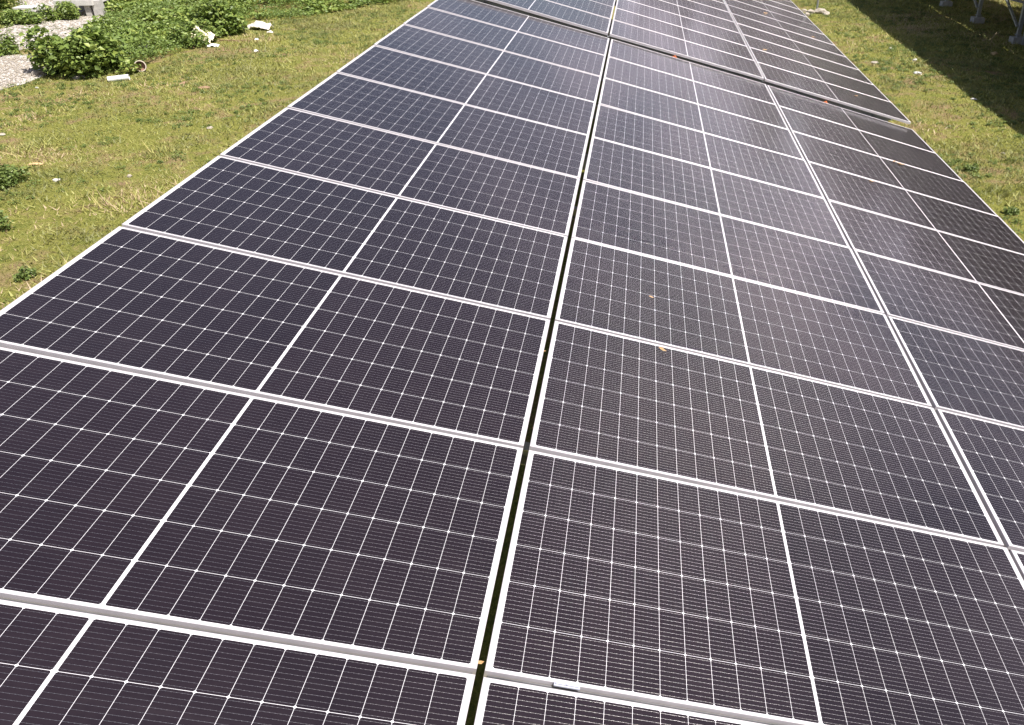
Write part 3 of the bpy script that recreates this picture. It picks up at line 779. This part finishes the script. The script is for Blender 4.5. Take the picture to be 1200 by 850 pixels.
tag(o, 'thin dry brown branch lying on the ground in front of the shrubs', 'branch')

# pale sheet roof over an electrical box under the right-hand row (its top edge shows at the corner)
p = at(1209, 6, 1.0)
r = empty('inverter_cabinet', loc=(p.x, p.y, 0))
b = MB(); b.box((0, 0, 1.02), (1.5, .9, .03), rot=Matrix.Rotation(.22, 3, 'Y')); b.build('roof_sheet', M['pale_sheet'], r)
b = MB(); b.box((.40, .1, .58), (.6, .3, .56)); b.build('cabinet_body', M['steel'], r)
for x in (.05, .72):
    b = MB(); b.bar((x, .1, -.05), (x, .1, 1.0-x*.22-.03), .06, .06, Vector((1, 0, 0))); b.build('leg', M['steel'], r)
tag(r, 'pale sloping metal roof sheet over a cabinet behind the right-hand posts', 'electrical cabinet')

# clips in the cross gap, leaves on the glass
def on_table(px, py, wf, far=False, lift=.001):
    """point on the table surface along a sight line"""
    d = RW @ Vector(((px-CX)/FPX, (py-CY)/FPX, 1.0)); n = PF @ Vector((0, 0, 1)); o = Vector((0, 0, ZOFF)); wv = 0
    for _ in range(6):
        t = ((o+n*wv)-CAM).dot(n)/d.dot(n); P = CAM+d*t; q = PF.transposed() @ (P-o)
        wv = wf(q.x-(FU if far else 0), q.y-(9*W+FV if far else 0))
    return P+n*lift
def leaf(px, py, s, label, far=False, mat='dead_leaf', seed=1, ang=.5, lift=.004, group='dead leaves on the glass'):
    P = on_table(px, py, w_far if far else w_near, far, lift)
    rg = random.Random(seed); b = MB()
    pts = [(-1, 0, .15), (-.4, .38, .35), (.3, .42, .30), (1, .05, .55), (.35, -.38, .25), (-.45, -.33, .30)]
    vs = [Vector((x*s, y*s+rg.uniform(-.1, .1)*s, z*s*.6)) for x, y, z in pts]+[Vector((0, 0, .0))]
    vs += [v-Vector((0, 0, .0008)) for v in vs]
    fs = [(i, (i+1) % 6, 6) for i in range(6)]+[(7+(i+1) % 6, 7+i, 13) for i in range(6)]
    fs += [(i, 7+i, 7+(i+1) % 6, (i+1) % 6) for i in range(6)]
    b.add(vs, fs); o = b.build('dead_leaf', M[mat]); o.matrix_world = Matrix.Translation(P) @ PF.to_4x4() @ Matrix.Rotation(ang, 4, 'Z')
    tag(o, label, 'leaf', group)
leaf(776, 411, .028, 'curled brown leaf at the frame between two middle panels of the near table', seed=2, ang=-.6)
leaf(763, 349, .018, 'small pale tan leaf on the middle column just beyond the curled brown leaf', seed=3, ang=-.5)
leaf(1055, 193, .05, 'thin brown leaf on the right column near the right edge of the near table', seed=4, ang=-.4)
leaf(1048, 190, .03, 'smaller brown leaf just left of the thin one on the right column', seed=5, ang=.8)
leaf(897, 16, .06, 'brown leaf highest up on the right column of the far table', True, seed=6)
leaf(896, 59, .05, 'brown leaf on the dark panel beside the column gap of the far table', True, seed=7)
leaf(953, 44, .06, 'brown leaf near the right edge of the far table', True, seed=8, ang=-.9)
leaf(1003, 113, .035, 'pale brown leaf on the right panel nearest the cross gap of the far table', True, seed=9)
leaf(973, 106, .03, 'faint brown leaf left of the pale one by the cross gap', True, seed=10) if False else None
leaf(1021, 213, .03, 'long pale leaf by a frame of the right column of the near table', seed=12, ang=-.3)
leaf(628, 496, .014, 'small tan leaf caught in the black gap between left and middle columns', seed=13, ang=.2, lift=-.03, group='leaves in the gap')
leaf(564, 770, .014, 'brown leaf caught in the black gap at the bottom of the photo', seed=14, ang=.2, lift=-.03, group='leaves in the gap')
leaf(638, 408, .013, 'tiny orange leaf higher up in the black gap', seed=15, ang=.2, lift=-.02, group='leaves in the gap')
def clip(px, py, label):
    P = on_table(px, py, w_near, lift=-.012); b = MB()
    b.box((0, 0, 0), (.05, .035, .02), taper=.8); b.box((0, 0, .016), (.022, .04, .014), taper=.7); b.tube([(-.03, 0, 0), (.03, 0, 0)], .006)
    o = b.build('orange_clip', M['orange']); o.matrix_world = Matrix.Translation(P) @ PF.to_4x4(); tag(o, label, 'clip', 'orange clips in the cross gap')
clip(968, 119.5, 'bright orange clip in the cross gap on the right column')
clip(791, 66, 'pale orange clip in the cross gap on the middle column')
# loose clamp piece on a seam near the bottom
P = on_table(664.5, 803, w_near, lift=.002); b = MB(); b.box((0, 0, -.004), (.085, .018, .005)); b.box((0, 0, 0), (.078, .009, .005)); b.tube([(0, 0, 0), (0, 0, .006)], .006, n=6)
o = b.build('mid_clamp', M['pale_sheet']); o.matrix_world = Matrix.Translation(P) @ PF.to_4x4()
tag(o, 'blue grey clamp in the seam of the middle column at the bottom', 'clamp')
